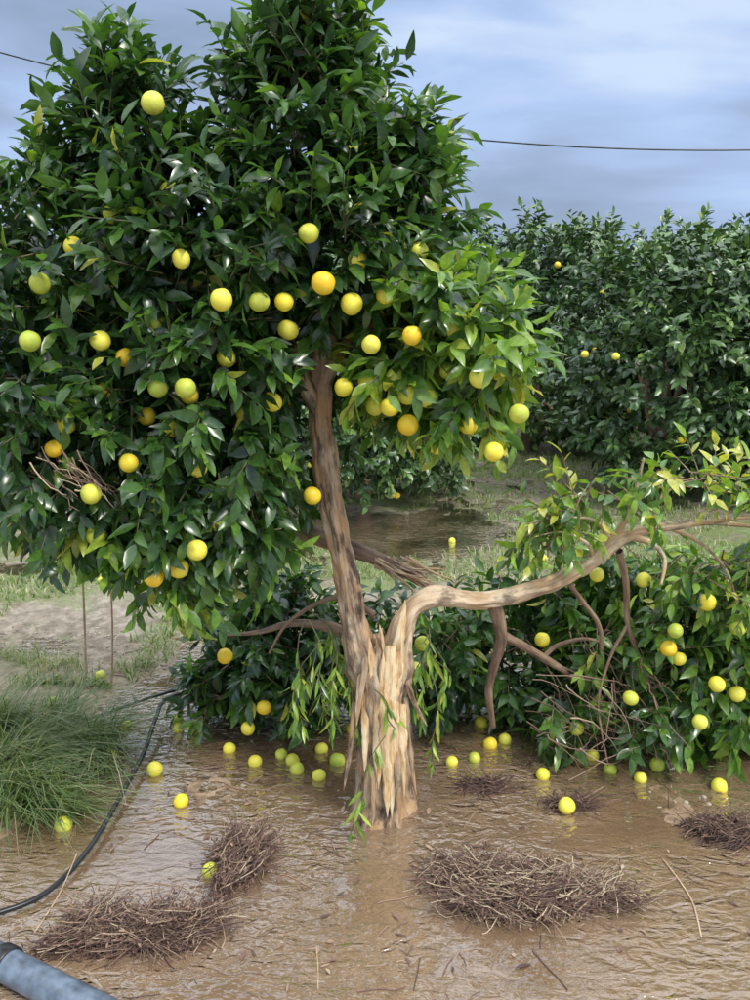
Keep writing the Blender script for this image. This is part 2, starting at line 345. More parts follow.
limbs_obj('branches',[
 [(-.175,2.86,1.42,.03),(-.24,2.87,1.55,.028),(-.30,2.9,1.68,.024),(-.45,2.92,1.82,.019),(-.62,2.9,2.0,.014),(-.78,2.9,2.25,.006)],
 [(-.178,2.87,1.50,.026),(-.12,2.88,1.62,.022),(-.02,2.9,1.72,.018),(.12,2.88,1.76,.013),(.28,2.85,1.75,.007)],
 [(-.175,2.88,1.58,.026),(-.10,2.93,1.8,.020),(-.02,2.95,2.0,.014),(.05,2.95,2.2,.006)],
 [(-.24,2.87,1.55,.024),(-.42,2.85,1.60,.020),(-.68,2.85,1.58,.015),(-.95,2.85,1.50,.009),(-1.15,2.85,1.4,.004)],
 [(-.30,2.88,1.60,.02),(-.45,2.8,1.48,.015),(-.60,2.78,1.30,.011),(-.66,2.78,1.08,.005)],
 [(-.45,2.88,1.8,.017),(-.75,2.88,1.88,.012),(-1.05,2.88,1.92,.007)],
 [(-.17,2.9,1.65,.022),(-.2,3.1,1.85,.014),(-.25,3.25,2.0,.007)],
 [(.02,2.89,1.72,.013),(.16,2.84,1.66,.009),(.26,2.80,1.56,.006),(.34,2.78,1.47,.004)],
],M_bark,tree,m=40,sides=12,rough=.1,lump=8.)
limbs_obj('broken_limb',[
 [(.045,2.84,.36,.045),(.062,2.83,.50,.058),(.075,2.82,.60,.054),(.095,2.83,.70,.046),(.135,2.85,.770,.040),(.20,2.87,.795,.037),(.29,2.91,.782,.034),(.373,2.95,.762,.033),(.47,2.98,.762,.031),(.559,3.0,.778,.034),(.65,3.02,.80,.030),(.73,3.05,.838,.029),(.80,3.07,.875,.028),(.874,3.1,.925,.030),(.94,3.12,.955,.024),(1.026,3.15,.968,.017),(1.13,3.18,.982,.013),(1.24,3.2,.985,.011),(1.36,3.22,.975,.008),(1.52,3.25,.95,.005)]],M_limb,tree,m=200,sides=36,rough=.24,lump=10.,flute=.16)
limbs_obj('broken_limb_twigs',[
 [(.874,3.1,.93,.016),(.90,3.09,.99,.011),(.925,3.08,1.06,.008),(.945,3.08,1.14,.007),(.965,3.08,1.25,.004)],
 [(.87,3.1,.93,.014),(.83,3.08,.99,.009),(.78,3.05,1.03,.006),(.70,3.0,1.05,.004)],
 [(.93,3.08,1.08,.006),(1.02,3.05,1.15,.005),(1.12,3.0,1.19,.003)],
 [(.95,3.12,.95,.015),(1.02,3.08,.93,.011),(1.05,3.04,.88,.008),(1.03,3.0,.80,.005)],
 [(1.03,3.15,.968,.012),(1.12,3.1,.99,.009),(1.25,3.05,1.03,.006),(1.4,3.0,1.05,.003)],
 [(1.1,3.17,.975,.009),(1.2,3.1,.93,.007),(1.28,3.05,.84,.005),(1.32,3.02,.72,.003)],
 [(1.24,3.2,.98,.008),(1.38,3.15,1.02,.006),(1.55,3.1,1.1,.003)],
 [(1.0,3.15,.965,.009),(1.05,3.2,1.05,.006),(1.14,3.2,1.13,.004),(1.28,3.2,1.16,.002)],
 [(.80,3.07,.88,.008),(.76,3.02,.95,.006),(.66,2.98,1.0,.004),(.56,2.95,.99,.002)],
],M_limb,tree,m=26,sides=9,rough=.15,lump=12.)
limbs_obj('dead_branches',[
 [(.42,2.96,.755,.022),(.445,3.0,.68,.022),(.468,3.05,.58,.021),(.455,3.1,.46,.018),(.44,3.15,.33,.015),(.47,3.2,.15,.010)],
 [(.46,3.04,.60,.018),(.54,3.1,.54,.017),(.64,3.18,.46,.016),(.76,3.26,.36,.013),(.89,3.35,.22,.010),(.95,3.4,.08,.006)],
 [(.66,3.2,.45,.010),(.72,3.2,.50,.008),(.84,3.2,.52,.006),(.98,3.2,.45,.004)],
 [(.90,3.1,.90,.014),(.95,3.15,.75,.012),(.98,3.2,.58,.010),(1.05,3.2,.40,.008),(1.12,3.15,.22,.006),(1.15,3.1,.03,.004)],
 [(.7,3.04,.80,.010),(.78,3.1,.70,.009),(.86,3.15,.58,.008),(.88,3.2,.42,.006)],
 [(.98,3.2,.58,.008),(.90,3.15,.45,.006),(.86,3.12,.28,.005),(.9,3.08,.05,.003)],
 [(-.27,3.12,.97,.030),(-.19,3.1,.945,.032),(-.08,3.08,.915,.028),(.04,3.08,.86,.026),(.16,3.1,.79,.020),(.20,3.12,.75,.010)],
 [(-.05,2.95,.60,.020),(-.16,3.0,.64,.018),(-.3,3.1,.62,.014),(-.45,3.2,.55,.010),(-.6,3.3,.5,.005)],
 [(.0,2.95,.70,.012),(-.10,3.0,.75,.010),(-.2,3.05,.72,.008),(-.33,3.1,.62,.006),(-.4,3.1,.5,.004)],
],M_dead,tree,m=40,sides=12,rough=.2,lump=14.)
sp=[]
def splint(x,y,z0,z1,w,dx,dy,curl=0,cy=0):
    k=7; s=np.linspace(0,1,k)
    return [(x+dx*a+curl*a*a,y+dy*a+cy*a*a,z0+(z1-z0)*a,w*(1-a)**.6*(.55+.45*math.sin(min(1,a*3)*1.57))+.0008) for a in s]
for (x,y,z0,z1,w,dx,dy,c) in [(.045,2.757,.36,.70,.034,.03,-.002,.015),(.065,2.762,.48,.82,.030,.02,.0,.015),(.02,2.753,.36,.64,.026,.008,.0,.0),(-.01,2.762,.48,.69,.018,.0,.0,-.01),
    (.04,2.757,.54,.04,.036,.003,-.020,.0),(.066,2.765,.46,.03,.024,-.008,-.028,0),(.012,2.758,.48,.14,.026,.0,-.014,0),(.090,2.783,.44,.10,.020,.008,-.020,.005),
    (-.03,2.774,.50,.20,.018,-.006,-.018,0),(.03,2.80,.60,.72,.010,-.005,.0,-.01),(-.050,2.79,.55,.36,.014,-.004,-.01,-.01),(.055,2.757,.66,.32,.028,-.01,-.004,0)]:
    sp.append(splint(x,y,z0,z1,w,dx,dy,c))
limbs_obj('torn_wood',sp,M_wood,tree,m=34,sides=14,rough=.36,lump=22.,flat=.38)
bs=[splint(.105,2.80,.46,.10,.016,.02,-.03,.02),splint(-.07,2.80,.44,.12,.014,-.02,-.03,-.02),splint(.075,2.755,.30,.02,.013,.005,-.04,.01),splint(.0,2.76,.24,.01,.014,-.01,-.05,0),splint(.10,2.79,.55,.36,.012,.05,-.01,.03),splint(-.03,2.765,.62,.40,.014,-.03,-.03,0)]
limbs_obj('bark_strips',bs,M_bark,tree,m=30,sides=10,rough=.3,lump=15.,flat=.4)
sh=[]
for i in range(26):
    a=rng.uniform(-.4,.4);b=rng.uniform(-.5,.5); L=rng.uniform(.08,.2)
    x0,y0,z0=.02+rng.uniform(-.05,.12),3.06+rng.uniform(-.02,.02),.87+rng.uniform(-.02,.02)
    sh.append([(x0,y0,z0,.005),(x0+L*.5,y0+a*.05,z0-L*.3+b*.03,.004),(x0+L,y0+a*.1,z0-L*.5+b*.12,.001)])
limbs_obj('shredded_wood',sh,M_limb,tree,m=8,sides=5,rough=.2,lump=20.)

fr_crown=[(-.628,2.62,2.33),(-.541,2.5,1.895),(-.425,2.46,1.783),(-.33,2.53,1.78),(-.262,2.56,1.78),(-.186,2.53,1.967),(-.146,2.52,1.83),(-.068,2.58,1.775),(-.011,2.5,1.66),(.105,2.5,1.685),
 (.30,2.5,1.567),(.346,2.5,1.352),(.415,2.5,1.464),(-.718,2.5,1.32),(-.834,2.5,1.228),(-.53,2.5,1.058),(-.662,2.5,.975),(-.60,2.56,.985),(-.628,2.52,1.535),(-.539,2.48,1.538),
 (-.98,2.5,1.67),(-.805,2.58,1.67),(-.951,2.53,1.83),(-.529,2.56,1.295),(-.44,2.60,1.62),(.043,2.58,1.475),(.098,2.62,1.51),(-.095,2.64,1.53),(-.314,2.65,1.485),(-.952,2.55,1.355),(-.2,2.72,1.18),
 (-.76,2.62,2.03),(.0,2.68,1.47),(-.93,2.6,1.42),(-.40,2.66,1.45),(-.7,2.66,1.44),(-.62,2.62,1.41),(.13,2.68,1.93),(-.55,2.58,1.51)]
nf=len(fr_crown)
extra=[(.16,2.62,1.50),(.22,2.62,1.58),(.06,2.64,1.56),(-.02,2.66,1.55),(.10,2.6,1.42),(.24,2.6,1.70),(.37,2.62,1.58),(-.5,2.62,1.70),(-.26,2.64,1.70),(-.64,2.62,1.72),(-.82,2.64,1.52),(-.74,2.6,1.62),(-.36,2.62,1.92),(-.05,2.62,1.90),(.03,2.62,1.80),(-.88,2.62,1.94),(-.43,2.62,1.22),(-.66,2.58,1.18),(-.86,2.6,1.08),(-1.0,2.6,1.25),(-.48,2.6,1.12),(-.6,2.66,2.1),(.28,2.6,1.42),(.19,2.62,1.36)]
FC=np.array(fr_crown+extra); FR=.027+.012*((np.arange(len(FC))*7)%5)/4; FR[25:nf]-=.008; FR[nf:]=.014
TX=np.array([.66,.79,.95,1.12,1.28,1.42,1.55,1.66]); TV=np.array([-.062,-.086,-.112,-.142,-.165,-.18,-.182,-.175])
def prune(p):
    k=np.ones(len(p),bool)
    for c,rr in zip(FC,FR):
        d=p-c; dx=d[:,0]-d[:,1]*c[0]/c[1]
        k&=~((dx**2+d[:,2]**2<rr**2)&(d[:,1]<.02)&(d[:,1]>-.4))
    xt=np.interp(p[:,2],TX,TV)
    k&=~((np.abs(p[:,0]-xt)<.080)&(p[:,2]>.66)&(p[:,2]<1.60+.06*np.sin(p[:,0]*60))&(p[:,1]<3.0))
    return k
clumps=[
 (-.80,2.95,2.26,.22,.32,.24,1.0,.30,.8),(-.93,2.9,2.2,.14,.2,.16,.3,.34,.8),(-.80,2.95,2.45,.11,.18,.12,.3,.34,1.2),(-.68,2.95,2.08,.20,.35,.20,.6,.3,.4),
 (-.25,2.95,2.34,.22,.34,.30,1.4,.30,.9),(-.20,2.95,2.60,.13,.2,.12,.45,.34,1.2),(-.37,2.95,2.50,.07,.15,.12,.18,.34,1.3),(-.05,2.95,2.52,.07,.15,.1,.15,.36,1.2),
 (.00,2.93,2.20,.17,.30,.20,.8,.34,.6),(.09,2.9,2.30,.09,.2,.10,.22,.42,.9),(.14,2.9,2.12,.09,.2,.12,.25,.40,.6),
 (-1.04,2.95,1.92,.30,.40,.28,1.1,.32,.2),(-1.45,3.0,1.8,.35,.45,.4,1.0,.28,.1),
 (-.56,2.90,1.93,.36,.45,.30,1.6,.30,.2),(-.12,2.90,1.97,.28,.42,.25,1.3,.33,.2),(.12,2.88,1.96,.14,.30,.15,.4,.42,.1),
 (.20,2.82,1.76,.20,.32,.17,.7,.62,-.1),(.33,2.76,1.66,.15,.28,.15,.45,.70,-.3),(.31,2.72,1.50,.14,.25,.14,.38,.68,-.6),(.08,2.80,1.58,.15,.28,.12,.42,.62,-.5),(.12,2.85,1.44,.09,.2,.07,.14,.62,-.7),
 (-1.05,2.85,1.50,.30,.38,.28,1.1,.32,-.3),(-1.45,2.95,1.35,.3,.4,.3,.8,.28,-.3),(-.60,2.84,1.52,.34,.40,.28,1.5,.32,-.2),(-.36,2.82,1.62,.14,.30,.22,.5,.38,-.2),
 (-.38,2.78,1.24,.14,.26,.20,.5,.38,-.7),(-.62,2.78,1.18,.24,.30,.20,.85,.38,-.7),(-.95,2.80,1.18,.24,.30,.17,.65,.36,-.7),
 (-.64,2.72,.99,.16,.22,.10,.30,.58,-1.),(-.64,2.72,.88,.09,.15,.07,.12,.60,-1.2),(-.40,2.74,1.05,.09,.18,.10,.18,.44,-1.),(-.88,2.74,1.05,.10,.15,.08,.16,.60,-1.),
 (-.10,3.15,1.62,.30,.2,.22,.4,.25,-.1),(-.5,3.2,1.4,.5,.15,.4,.7,.22,-.1)]
V,F,T,tw=sprig_cloud(clumps,92,prune=prune)
obj('crown_leaves',mesh('crown_leaves',V,F,M_leaf,True,{'tint':T}),tree)
obj('crown_twigs',mesh('crown_twigs',tw[0],tw[1],M_twig,True,{'bk':tw[0]}),tree)
fruit_obj('fruit',FC,tree)
cl=[(.78,3.05,1.10,.24,.12,.09,.26,.72,-.1),(1.15,3.05,1.17,.26,.15,.06,.24,.74,-.1),(.60,3.0,1.0,.12,.12,.08,.20,.70,-.5),(1.45,3.05,1.12,.22,.2,.10,.30,.68,-.4),
    (1.30,3.12,.80,.26,.2,.09,.40,.66,-.7),(.78,3.2,.92,.22,.1,.06,.10,.6,-.6),(1.5,3.1,.75,.2,.2,.2,.5,.6,-.8)]
V,F,T,tw=sprig_cloud(cl,75,Ls=(.045,.085),nl=8,twigs=True)
obj('wilted_leaves',mesh('wilted_leaves',V,F,M_leaf,True,{'tint':T}),tree)
obj('wilted_twigs',mesh('wilted_twigs',tw[0],tw[1],M_dead,True,{'bk':tw[0]}),tree)

def hang(anchors):
    P=[];B=[];Dl=[]
    for (x,y,z,L) in anchors:
        k=8; s=np.linspace(0,1,k); dr=rng.normal(0,.07,2)
        q=np.stack([x+dr[0]*np.sin(s*1.6)+.014*np.sin(s*7+x*90),y+dr[1]*s-.02*np.sin(s*3.1),z-L*s],-1); P.append(q)
        m=int(L/.028)+3
        for j in range(m):
            a=rng.uniform(.05,1)**.8; b=np.array([np.interp(a,s,q[:,i]) for i in range(3)])
            B.append(b); Dl.append([rng.normal(0,.38),rng.normal(0,.3)-.1,-1])
    B=np.array(B);Dl=nz(np.array(Dl)); n_=len(B)
    L=rng.uniform(.045,.095,n_)
    V,F,nv=leaves(B,Dl,rng.normal(size=(n_,3))+[0,-1,.3],L,L*rng.uniform(.12,.22,n_),rng.uniform(-.3,.4,n_))
    tint=np.repeat(np.clip(rng.normal(.78,.10,n_),0,.95),nv)
    obj('hanging_shoots',mesh('hanging_shoots',V,F,M_leaf,True,{'tint':tint}),tree)
    P=np.array(P); v,f=tubes(P,np.full(P.shape[:2],.0022),4); obj('hanging_stems',mesh('hanging_stems',v,f,M_twig,True,{'bk':v}),tree)
an=[(rng.uniform(-.27,-.10),rng.uniform(2.82,2.95),rng.uniform(.60,.74),rng.uniform(.14,.40)) for _ in range(13)]
an+=[(rng.uniform(.15,.22),rng.uniform(2.80,2.90),rng.uniform(.50,.70),rng.uniform(.14,.38)) for _ in range(8)]
an+=[(.035,2.71,.36,.34),(.0,2.72,.52,.16)]
hang(an)

# ---------------------------------------------------------------- fallen branches heap
heap=empty('fallen_branches')
pile=[(-.52,3.62,.30,.26,.28,.26,1.2,.32,-.2),(-.28,3.55,.25,.24,.24,.24,.9,.30,-.2),(-.66,3.55,.18,.14,.2,.18,.5,.34,-.2),(-.42,3.6,.50,.2,.2,.14,.5,.38,-.1),(-.05,3.65,.35,.22,.2,.25,.7,.28,0),
 (.30,3.60,.30,.22,.25,.26,.9,.34,-.1),(.62,3.72,.28,.28,.3,.26,1.1,.36,-.1),(.95,3.72,.32,.28,.3,.30,1.1,.42,-.1),(.30,3.35,.46,.12,.12,.12,.2,.46,-.4),
 (1.30,3.55,.42,.30,.30,.36,1.5,.50,-.3),(1.68,3.5,.44,.3,.3,.36,1.3,.50,-.3),(2.1,3.6,.35,.3,.3,.3,.8,.40,-.3),(1.22,3.25,.50,.20,.15,.22,.7,.60,-.6),(1.48,3.2,.40,.20,.15,.24,.7,.58,-.7),(1.30,3.15,.25,.2,.12,.15,.5,.58,-.8),
 (1.02,3.5,.70,.2,.15,.10,.35,.58,-.3),(.70,3.5,.58,.25,.15,.08,.3,.50,-.2),(1.5,3.3,.15,.25,.15,.10,.4,.54,-.3),(.78,3.3,.20,.15,.15,.15,.35,.45,-.4),(.92,3.28,.45,.15,.12,.15,.35,.52,-.6),(1.05,3.18,.18,.14,.12,.12,.25,.5,-.6)]
FP=np.array([(1.44,3.05,.25),(1.26,3.0,.42),(1.10,3.02,.62),(1.09,3.05,.54),(1.03,3.2,.76),(1.42,3.05,.90),(.85,3.2,.78),(.97,3.08,.33),(-.60,3.28,.42),(-.30,3.22,.32),(.15,3.05,.46),(.175,3.05,.56),(1.5,3.0,.45),(1.2,2.98,.28),(.66,3.25,.50),(1.32,3.0,.64),(-.45,3.28,.2),(1.36,3.05,.36),(1.15,3.1,.48),(.8,3.2,.15),(-.52,3.3,.1),(1.22,3.05,.72)])
def prune2(p):
    k=np.ones(len(p),bool)
    for c in FP:
        d=p-c; k&=~(((d[:,0]-d[:,1]*c[0]/c[1])**2+(d[:,2]+d[:,1]*.4)**2<.036**2)&(d[:,1]<.03)&(d[:,1]>-.3))
    k&=p[:,2]>.015
    return k
V,F,T,tw=sprig_cloud(pile,62,prune=prune2)
k_=V[:,2]<.008; V[k_,2]=.008+rng.uniform(0,.01,k_.sum())
obj('heap_leaves',mesh('heap_leaves',V,F,M_leaf,True,{'tint':T}),heap)
obj('heap_twigs',mesh('heap_twigs',tw[0],tw[1],M_dead,True,{'bk':tw[0]}),heap)
fruit_obj('fruit',FP,heap)
def tangle(name,n_,box,dirm,ds,Lr,parent,tr=(.2,.85)):
    Pn=[]
    for i in range(n_):
        k=8; c=np.array([rng.uniform(*b) for b in box]); d=nz(rng.normal(dirm,ds,3)); s=np.linspace(-.5,.5,k)[:,None]; L=rng.uniform(*Lr)
        q=c+d*s*L+nz(rng.normal(size=3))*(s*s)*L*.6+rng.normal(0,.003,(k,3)); q[:,2]=np.maximum(q[:,2],.005); Pn.append(q)
    Pn=np.array(Pn); v,f=tubes(Pn,np.linspace(.0030,.0010,8)[None]*rng.uniform(.4,1.3,(len(Pn),1)),4)
    obj(name,mesh(name,v,f,M_dry,True,{'tint':np.repeat(rng.uniform(*tr,len(Pn)),32)}),parent)
tangle('tangled_twigs',85,((.70,1.12),(3.0,3.3),(.06,.42)),(.5,-.2,-.5),.5,(.15,.40),heap)
tangle('tangled_twigs',30,((-.98,-.80),(2.48,2.60),(1.22,1.30)),(1.,-.1,-.7),.28,(.08,.2),tree,(.3,.95))

# ---------------------------------------------------------------- fallen fruit
gf=[(-1.084,2.74),(-.708,2.89),(-.525,2.48),(-1.08,3.51),(-1.077,3.24),(-1.457,3.67),(-.858,3.11),(-.85,3.48),(-.78,3.46),(-.87,3.56),(-1.34,3.98),(-.479,3.19),(-.306,3.13),(-.217,3.08),(-.1,3.48),(.307,3.19),(.649,3.08),(.688,2.84),
 (.479,3.34),(.545,3.38),(.47,3.54),(.922,3.13),(1.11,3.14),(.828,3.30),(.78,3.34),(.88,3.24),(.63,6.88),(-1.8,5.47),(-.38,3.25),(-.33,3.20),(-.22,3.3),(-.6,3.3),(.1,3.35),(1.3,3.0),(1.25,6.2),(-2.4,5.0),(.40,3.22),(1.02,3.06),(-.15,3.2)]
fruit_obj('fallen_oranges',[(x,y,max(float(gh(x,y)),-.012)+.022) for x,y in gf],r=(.024,.032),mu=.34)

# ---------------------------------------------------------------- dry weed clumps
def weed(cx,cy,rx,ry,h,n_,ang,tint=(.1,.9),name='dry_weed_clump',rad=1.):
    k=9; s=np.linspace(-.5,.5,k)[None,:,None]
    nt_=14; tc=np.stack([rng.uniform(-.85,.85,nt_)*rx,rng.uniform(-.75,.75,nt_)*ry],-1); ta=rng.normal(0,.38,nt_); th_=rng.uniform(.4,1.,nt_)
    tuft=rng.integers(0,nt_,n_)
    C=np.zeros((n_,3)); C[:,:2]=np.array([cx,cy])+tc[tuft]+rng.normal(0,1,(n_,2))*np.array([rx*.20,ry*.22])
    C[:,2]=np.maximum(gh(C[:,0],C[:,1]),0)+h*th_[tuft]*rng.uniform(0,1,n_)**1.3
    th=ang+ta[tuft]+rng.normal(0,.30,n_); odd=rng.random(n_)<.18; th[odd]=rng.uniform(0,6.28,odd.sum())
    L=rng.uniform(.04,.20,n_)
    el=rng.normal(.05,.22,n_); up=rng.random(n_)<.10; el[up]=rng.uniform(.3,1.1,up.sum()); L[up]*=.7
    d=np.stack([np.cos(th)*np.cos(el),np.sin(th)*np.cos(el),np.sin(el)],-1)
    q=C[:,None]+d[:,None]*s*L[:,None,None]+nz(rng.normal(size=(n_,1,3)))*(s*s)*L[:,None,None]*.7+np.cumsum(rng.normal(0,.0016,(n_,k,3)),1)
    g=gh(q[...,0],q[...,1]); q[...,2]=np.maximum(q[...,2],np.maximum(g,0)+.002)
    v,f=tubes(q,np.linspace(.0017,.0008,k)[None]*rng.uniform(.4,1.6,(n_,1))*rad,3)
    tt=np.repeat(np.clip((tint[0]+(tint[1]-tint[0])*rng.random(n_)**1.3)*(.7+.5*th_[tuft]),0,1),k*3)
    e=obj(name,mesh(name,v,f,M_dry,True,{'tint':tt}))
    m_=n_*2; idx=rng.integers(0,n_,m_); B=q[idx,rng.integers(0,k,m_)]
    L2=rng.uniform(.006,.022,m_)
    V,F,nv=leaves(B,rng.normal(size=(m_,3)),rng.normal(size=(m_,3)),L2,L2*.35,rng.uniform(-.3,.3,m_),T=LS)
    V[:,2]=np.maximum(V[:,2],.002)
    obj('dead_leaflets',mesh('dead_leaflets',V,F,M_dry,True,{'tint':np.repeat(np.clip(rng.normal(.35,.22,m_),0,1),nv)}),e)
weed(.46,2.37,.27,.11,.095,3400,.10,(.12,1.))
weed(-.68,2.19,.20,.08,.065,1900,.35,(.02,.8))
weed(-.43,2.50,.06,.15,.075,900,1.1,(.02,.8))
weed(1.24,2.70,.11,.07,.05,550,.2,(0,.6))
weed(.42,3.0,.06,.04,.025,180,.3,(0,.5))
weed(.72,2.9,.07,.04,.025,180,.3,(0,.6))
# ---------------------------------------------------------------- grass
def blades(P0,L,az,bend,w,tint,name,mat=M_grass,k=5):
    n_=len(P0); s=np.linspace(0,1,k)[None]
    hor=np.stack([np.cos(az),np.sin(az),0*az],-1)
    x=(bend[:,None]*s**1.7)*L[:,None]; z=L[:,None]*(s-.55*bend[:,None]*s**2.2)
    C=P0[:,None]+hor[:,None]*x[...,None]; C[...,2]+=z; C[...,2]=np.maximum(C[...,2],.004)
    sd=np.stack([-np.sin(az),np.cos(az),0*az],-1)[:,None]; ww=(w[:,None]*(1-s**1.6)+.0003)[...,None]
    V=np.stack([C-sd*ww,C+sd*ww],2).reshape(-1,3)
    i=np.arange(k-1)*2; q=np.stack([i,i+1,i+3,i+2],-1)
    Q=(q[None]+(np.arange(n_)*2*k)[:,None,None]).reshape(-1,4)
    return obj(name,mesh(name,V,Q,mat,True,{'tint':np.repeat(tint,2*k)}))
n_=4200; a=rng.uniform(0,6.28,n_); r=rng.uniform(0,1,n_)**.6
nt2=34; tf=rng.integers(0,nt2,n_); tcx=rng.uniform(-.36,.30,nt2); tcy=rng.uniform(-.36,.34,nt2); taz=rng.normal(-.6,.7,nt2)
P0=np.stack([-1.40+tcx[tf]+.08*r*np.cos(a),3.15+tcy[tf]+.08*r*np.sin(a),0*a],-1); P0[:,2]=gh(P0[:,0],P0[:,1])
blades(P0,rng.uniform(.10,.38,n_),taz[tf]+rng.normal(0,.6,n_),rng.uniform(.4,1.4,n_),rng.uniform(.0012,.0035,n_),np.clip(rng.normal(.42,.28,n_),0,1),'tall_grass')
n_=110000; x=rng.uniform(-7,7,n_)*rng.uniform(.3,1,n_); y=3.9+rng.uniform(0,1,n_)**1.5*11; 
msk=(fbm(x*1.1,y*1.1,0,4,21)+.16*sst(4.2,6,y)-.12*(x<-.9)*(y<7)>.06)&(gh(x,y)>.004); x,y=x[msk],y[msk]; n_=len(x)
P0=np.stack([x,y,gh(x,y)],-1)
blades(P0,rng.uniform(.03,.10,n_),rng.uniform(0,6.28,n_),rng.uniform(.2,1.2,n_),rng.uniform(.002,.006,n_),np.clip(rng.normal(.60,.2,n_),0,1),'orchard_grass',k=3)
n_=6000; x=rng.uniform(-2.2,-.95,n_); y=rng.uniform(3.1,4.4,n_); msk=fbm(x*2.5,y*2.5,0,3,31)>.05; x,y=x[msk],y[msk]; n_=len(x)
blades(np.stack([x,y,gh(x,y)],-1),rng.uniform(.03,.12,n_),rng.uniform(0,6.28,n_),rng.uniform(.3,1.2,n_),rng.uniform(.001,.003,n_),np.clip(rng.normal(.65,.25,n_),0,1),'grass',k=4)

def pebbles(n_):
    ph=np.array([0,.7,1.3,1.9,2.5,3.14])[:,None]; th=(np.arange(7)/7*6.283)[None]
    U=np.stack([np.sin(ph)*np.cos(th),np.sin(ph)*np.sin(th),np.cos(ph)+0*th],-1).reshape(-1,3)
    i=np.arange(5)[:,None]*7; j=np.arange(7)[None]; q=np.stack([i+j,i+7+j,i+7+(j+1)%7,i+(j+1)%7],-1).reshape(-1,4)
    x=rng.uniform(-2.6,1.8,n_); y=rng.uniform(1.8,6.5,n_); keep=(fbm(x*2,y*2,0,3,41)>-.05); x,y=x[keep],y[keep]; n2=len(x)
    sz=.003+.010*rng.random(n2)**4+.003*(y>3.5); sc=sz[:,None,None]*rng.uniform(.6,1.4,(n2,1,3))*[1,1,.6]
    V=U[None]*sc*(1+rng.uniform(-.2,.2,(n2,len(U),1)))+np.stack([x,y,gh(x,y)+.001],-1)[:,None]
    Q=(q[None]+(np.arange(n2)*len(U))[:,None,None]).reshape(-1,4)
    obj('gravel',mesh('gravel',V.reshape(-1,3),Q,M_stone))
pebbles(7500)
n_=300; x=rng.normal(.1,.9,n_); y=rng.uniform(2.0,4.2,n_); z=np.maximum(gh(x,y),0)+.004
az=rng.uniform(0,6.28,n_)
V,F,nv=leaves(np.stack([x,y,z],-1),np.stack([np.cos(az),np.sin(az),rng.normal(0,.06,n_)],-1),np.array([0,0,1.])+rng.normal(0,.15,(n_,3)),rng.uniform(.012,.05,n_),rng.uniform(.005,.018,n_),rng.uniform(-.1,.1,n_))
V[:,2]=np.maximum(V[:,2],.002)
obj('leaf_litter',mesh('leaf_litter',V,F,M_dry,True,{'tint':np.repeat(rng.uniform(0,.8,n_),nv)}))
n_=300; x=rng.uniform(-1.6,1.6,n_); y=rng.uniform(1.9,4.2,n_); az=rng.uniform(0,6.28,n_); L=rng.uniform(.02,.15,n_); s=np.linspace(-.5,.5,5)
q=np.stack([x[:,None]+np.cos(az)[:,None]*s*L[:,None],y[:,None]+np.sin(az)[:,None]*s*L[:,None]+rng.normal(0,.004,(n_,5)),0*x[:,None]+0*s],-1); q[...,2]=np.maximum(gh(q[...,0],q[...,1]),0)+.002
v,f=tubes(q,np.full((n_,5),1.)*rng.uniform(.0006,.0020,(n_,1)),4)
obj('fallen_twigs',mesh('fallen_twigs',v,f,M_dry,True,{'tint':np.repeat(rng.uniform(0,.8,n_),20)}))

# ---------------------------------------------------------------- hoses, pipe, canes
def hose(pts,r,name,parent=None,m=90):
    q=spline([(x,y,z) for x,y,z in pts],m)[None]; v,f=tubes(q,np.full((1,m),r),14); return obj(name,mesh(name,v,f,M_hose),parent)
hose([(-1.35,2.17,.012),(-1.107,2.27,.016),(-.998,2.37,.018),(-.941,2.58,.026),(-.925,2.92,.036),(-.92,3.2,.05),(-.935,3.45,.075),(-.93,3.62,.085),(-.80,3.7,.09),(-.6,3.75,.08),(-.4,3.9,.05)],.0085,'irrigation_hose')
hose([(-1.30,3.55,.02),(-1.2,3.58,.03),(-1.05,3.62,.075),(-.93,3.66,.10),(-.82,3.75,.10),(-.7,3.85,.08)],.0065,'irrigation_hose')
pp=empty('irrigation_pipe')
def cyl(a,b,r,name,mat,parent,seg=40,prof=None):
    a=np.array(a,float);b=np.array(b,float)
    prof=prof or [(0,r),(1,r)]
    P=np.array([a+(b-a)*t for t,_ in prof])[None]; R=np.array([[rr for _,rr in prof]])
    T=nz(b-a); n1=nz(np.cross(T,[0,0,1])); n2=np.cross(T,n1); an_=np.arange(seg)/seg*2*np.pi
    V=P[0][:,None]+R[0][:,None,None]*(n1*np.cos(an_)[:,None]+n2*np.sin(an_)[:,None])
    K=len(prof); i=np.arange(K-1)[:,None]; j=np.arange(seg)[None]
    Q=np.stack([i*seg+j,i*seg+(j+1)%seg,(i+1)*seg+(j+1)%seg,(i+1)*seg+j],-1).reshape(-1,4)
    return obj(name,mesh(name,V.reshape(-1,3),Q,mat,True),parent)
A0=(-1.94,2.56,.036);B0=(.14,1.41,.036)
cyl(A0,B0,.043,'pipe_body',M_pipe,pp)
def at(t): return tuple(A0[i]+(B0[i]-A0[i])*t for i in range(3))
cyl(at(.448),at(.466),.056,'coupling',M_hose,pp,prof=[(0,.0435),(.02,.047),(.12,.049),(.88,.049),(.98,.047),(1.,.0435)])
cn=[[(-1.42,4.0,-.02,.006),(-1.40,3.98,.3,.006),(-1.37,3.92,.65,.005),(-1.35,3.9,.95,.004)],[(-1.28,3.95,-.02,.006),(-1.24,3.9,.35,.005),(-1.22,3.85,.8,.004),(-1.2,3.8,1.0,.003)]]
for c in cn:
    V,F,A=limb(c,20,8,rough=.1,seed=3); obj('cane_stake',mesh('cane_stake',V,F,M_limb,True,{'bk':A}))
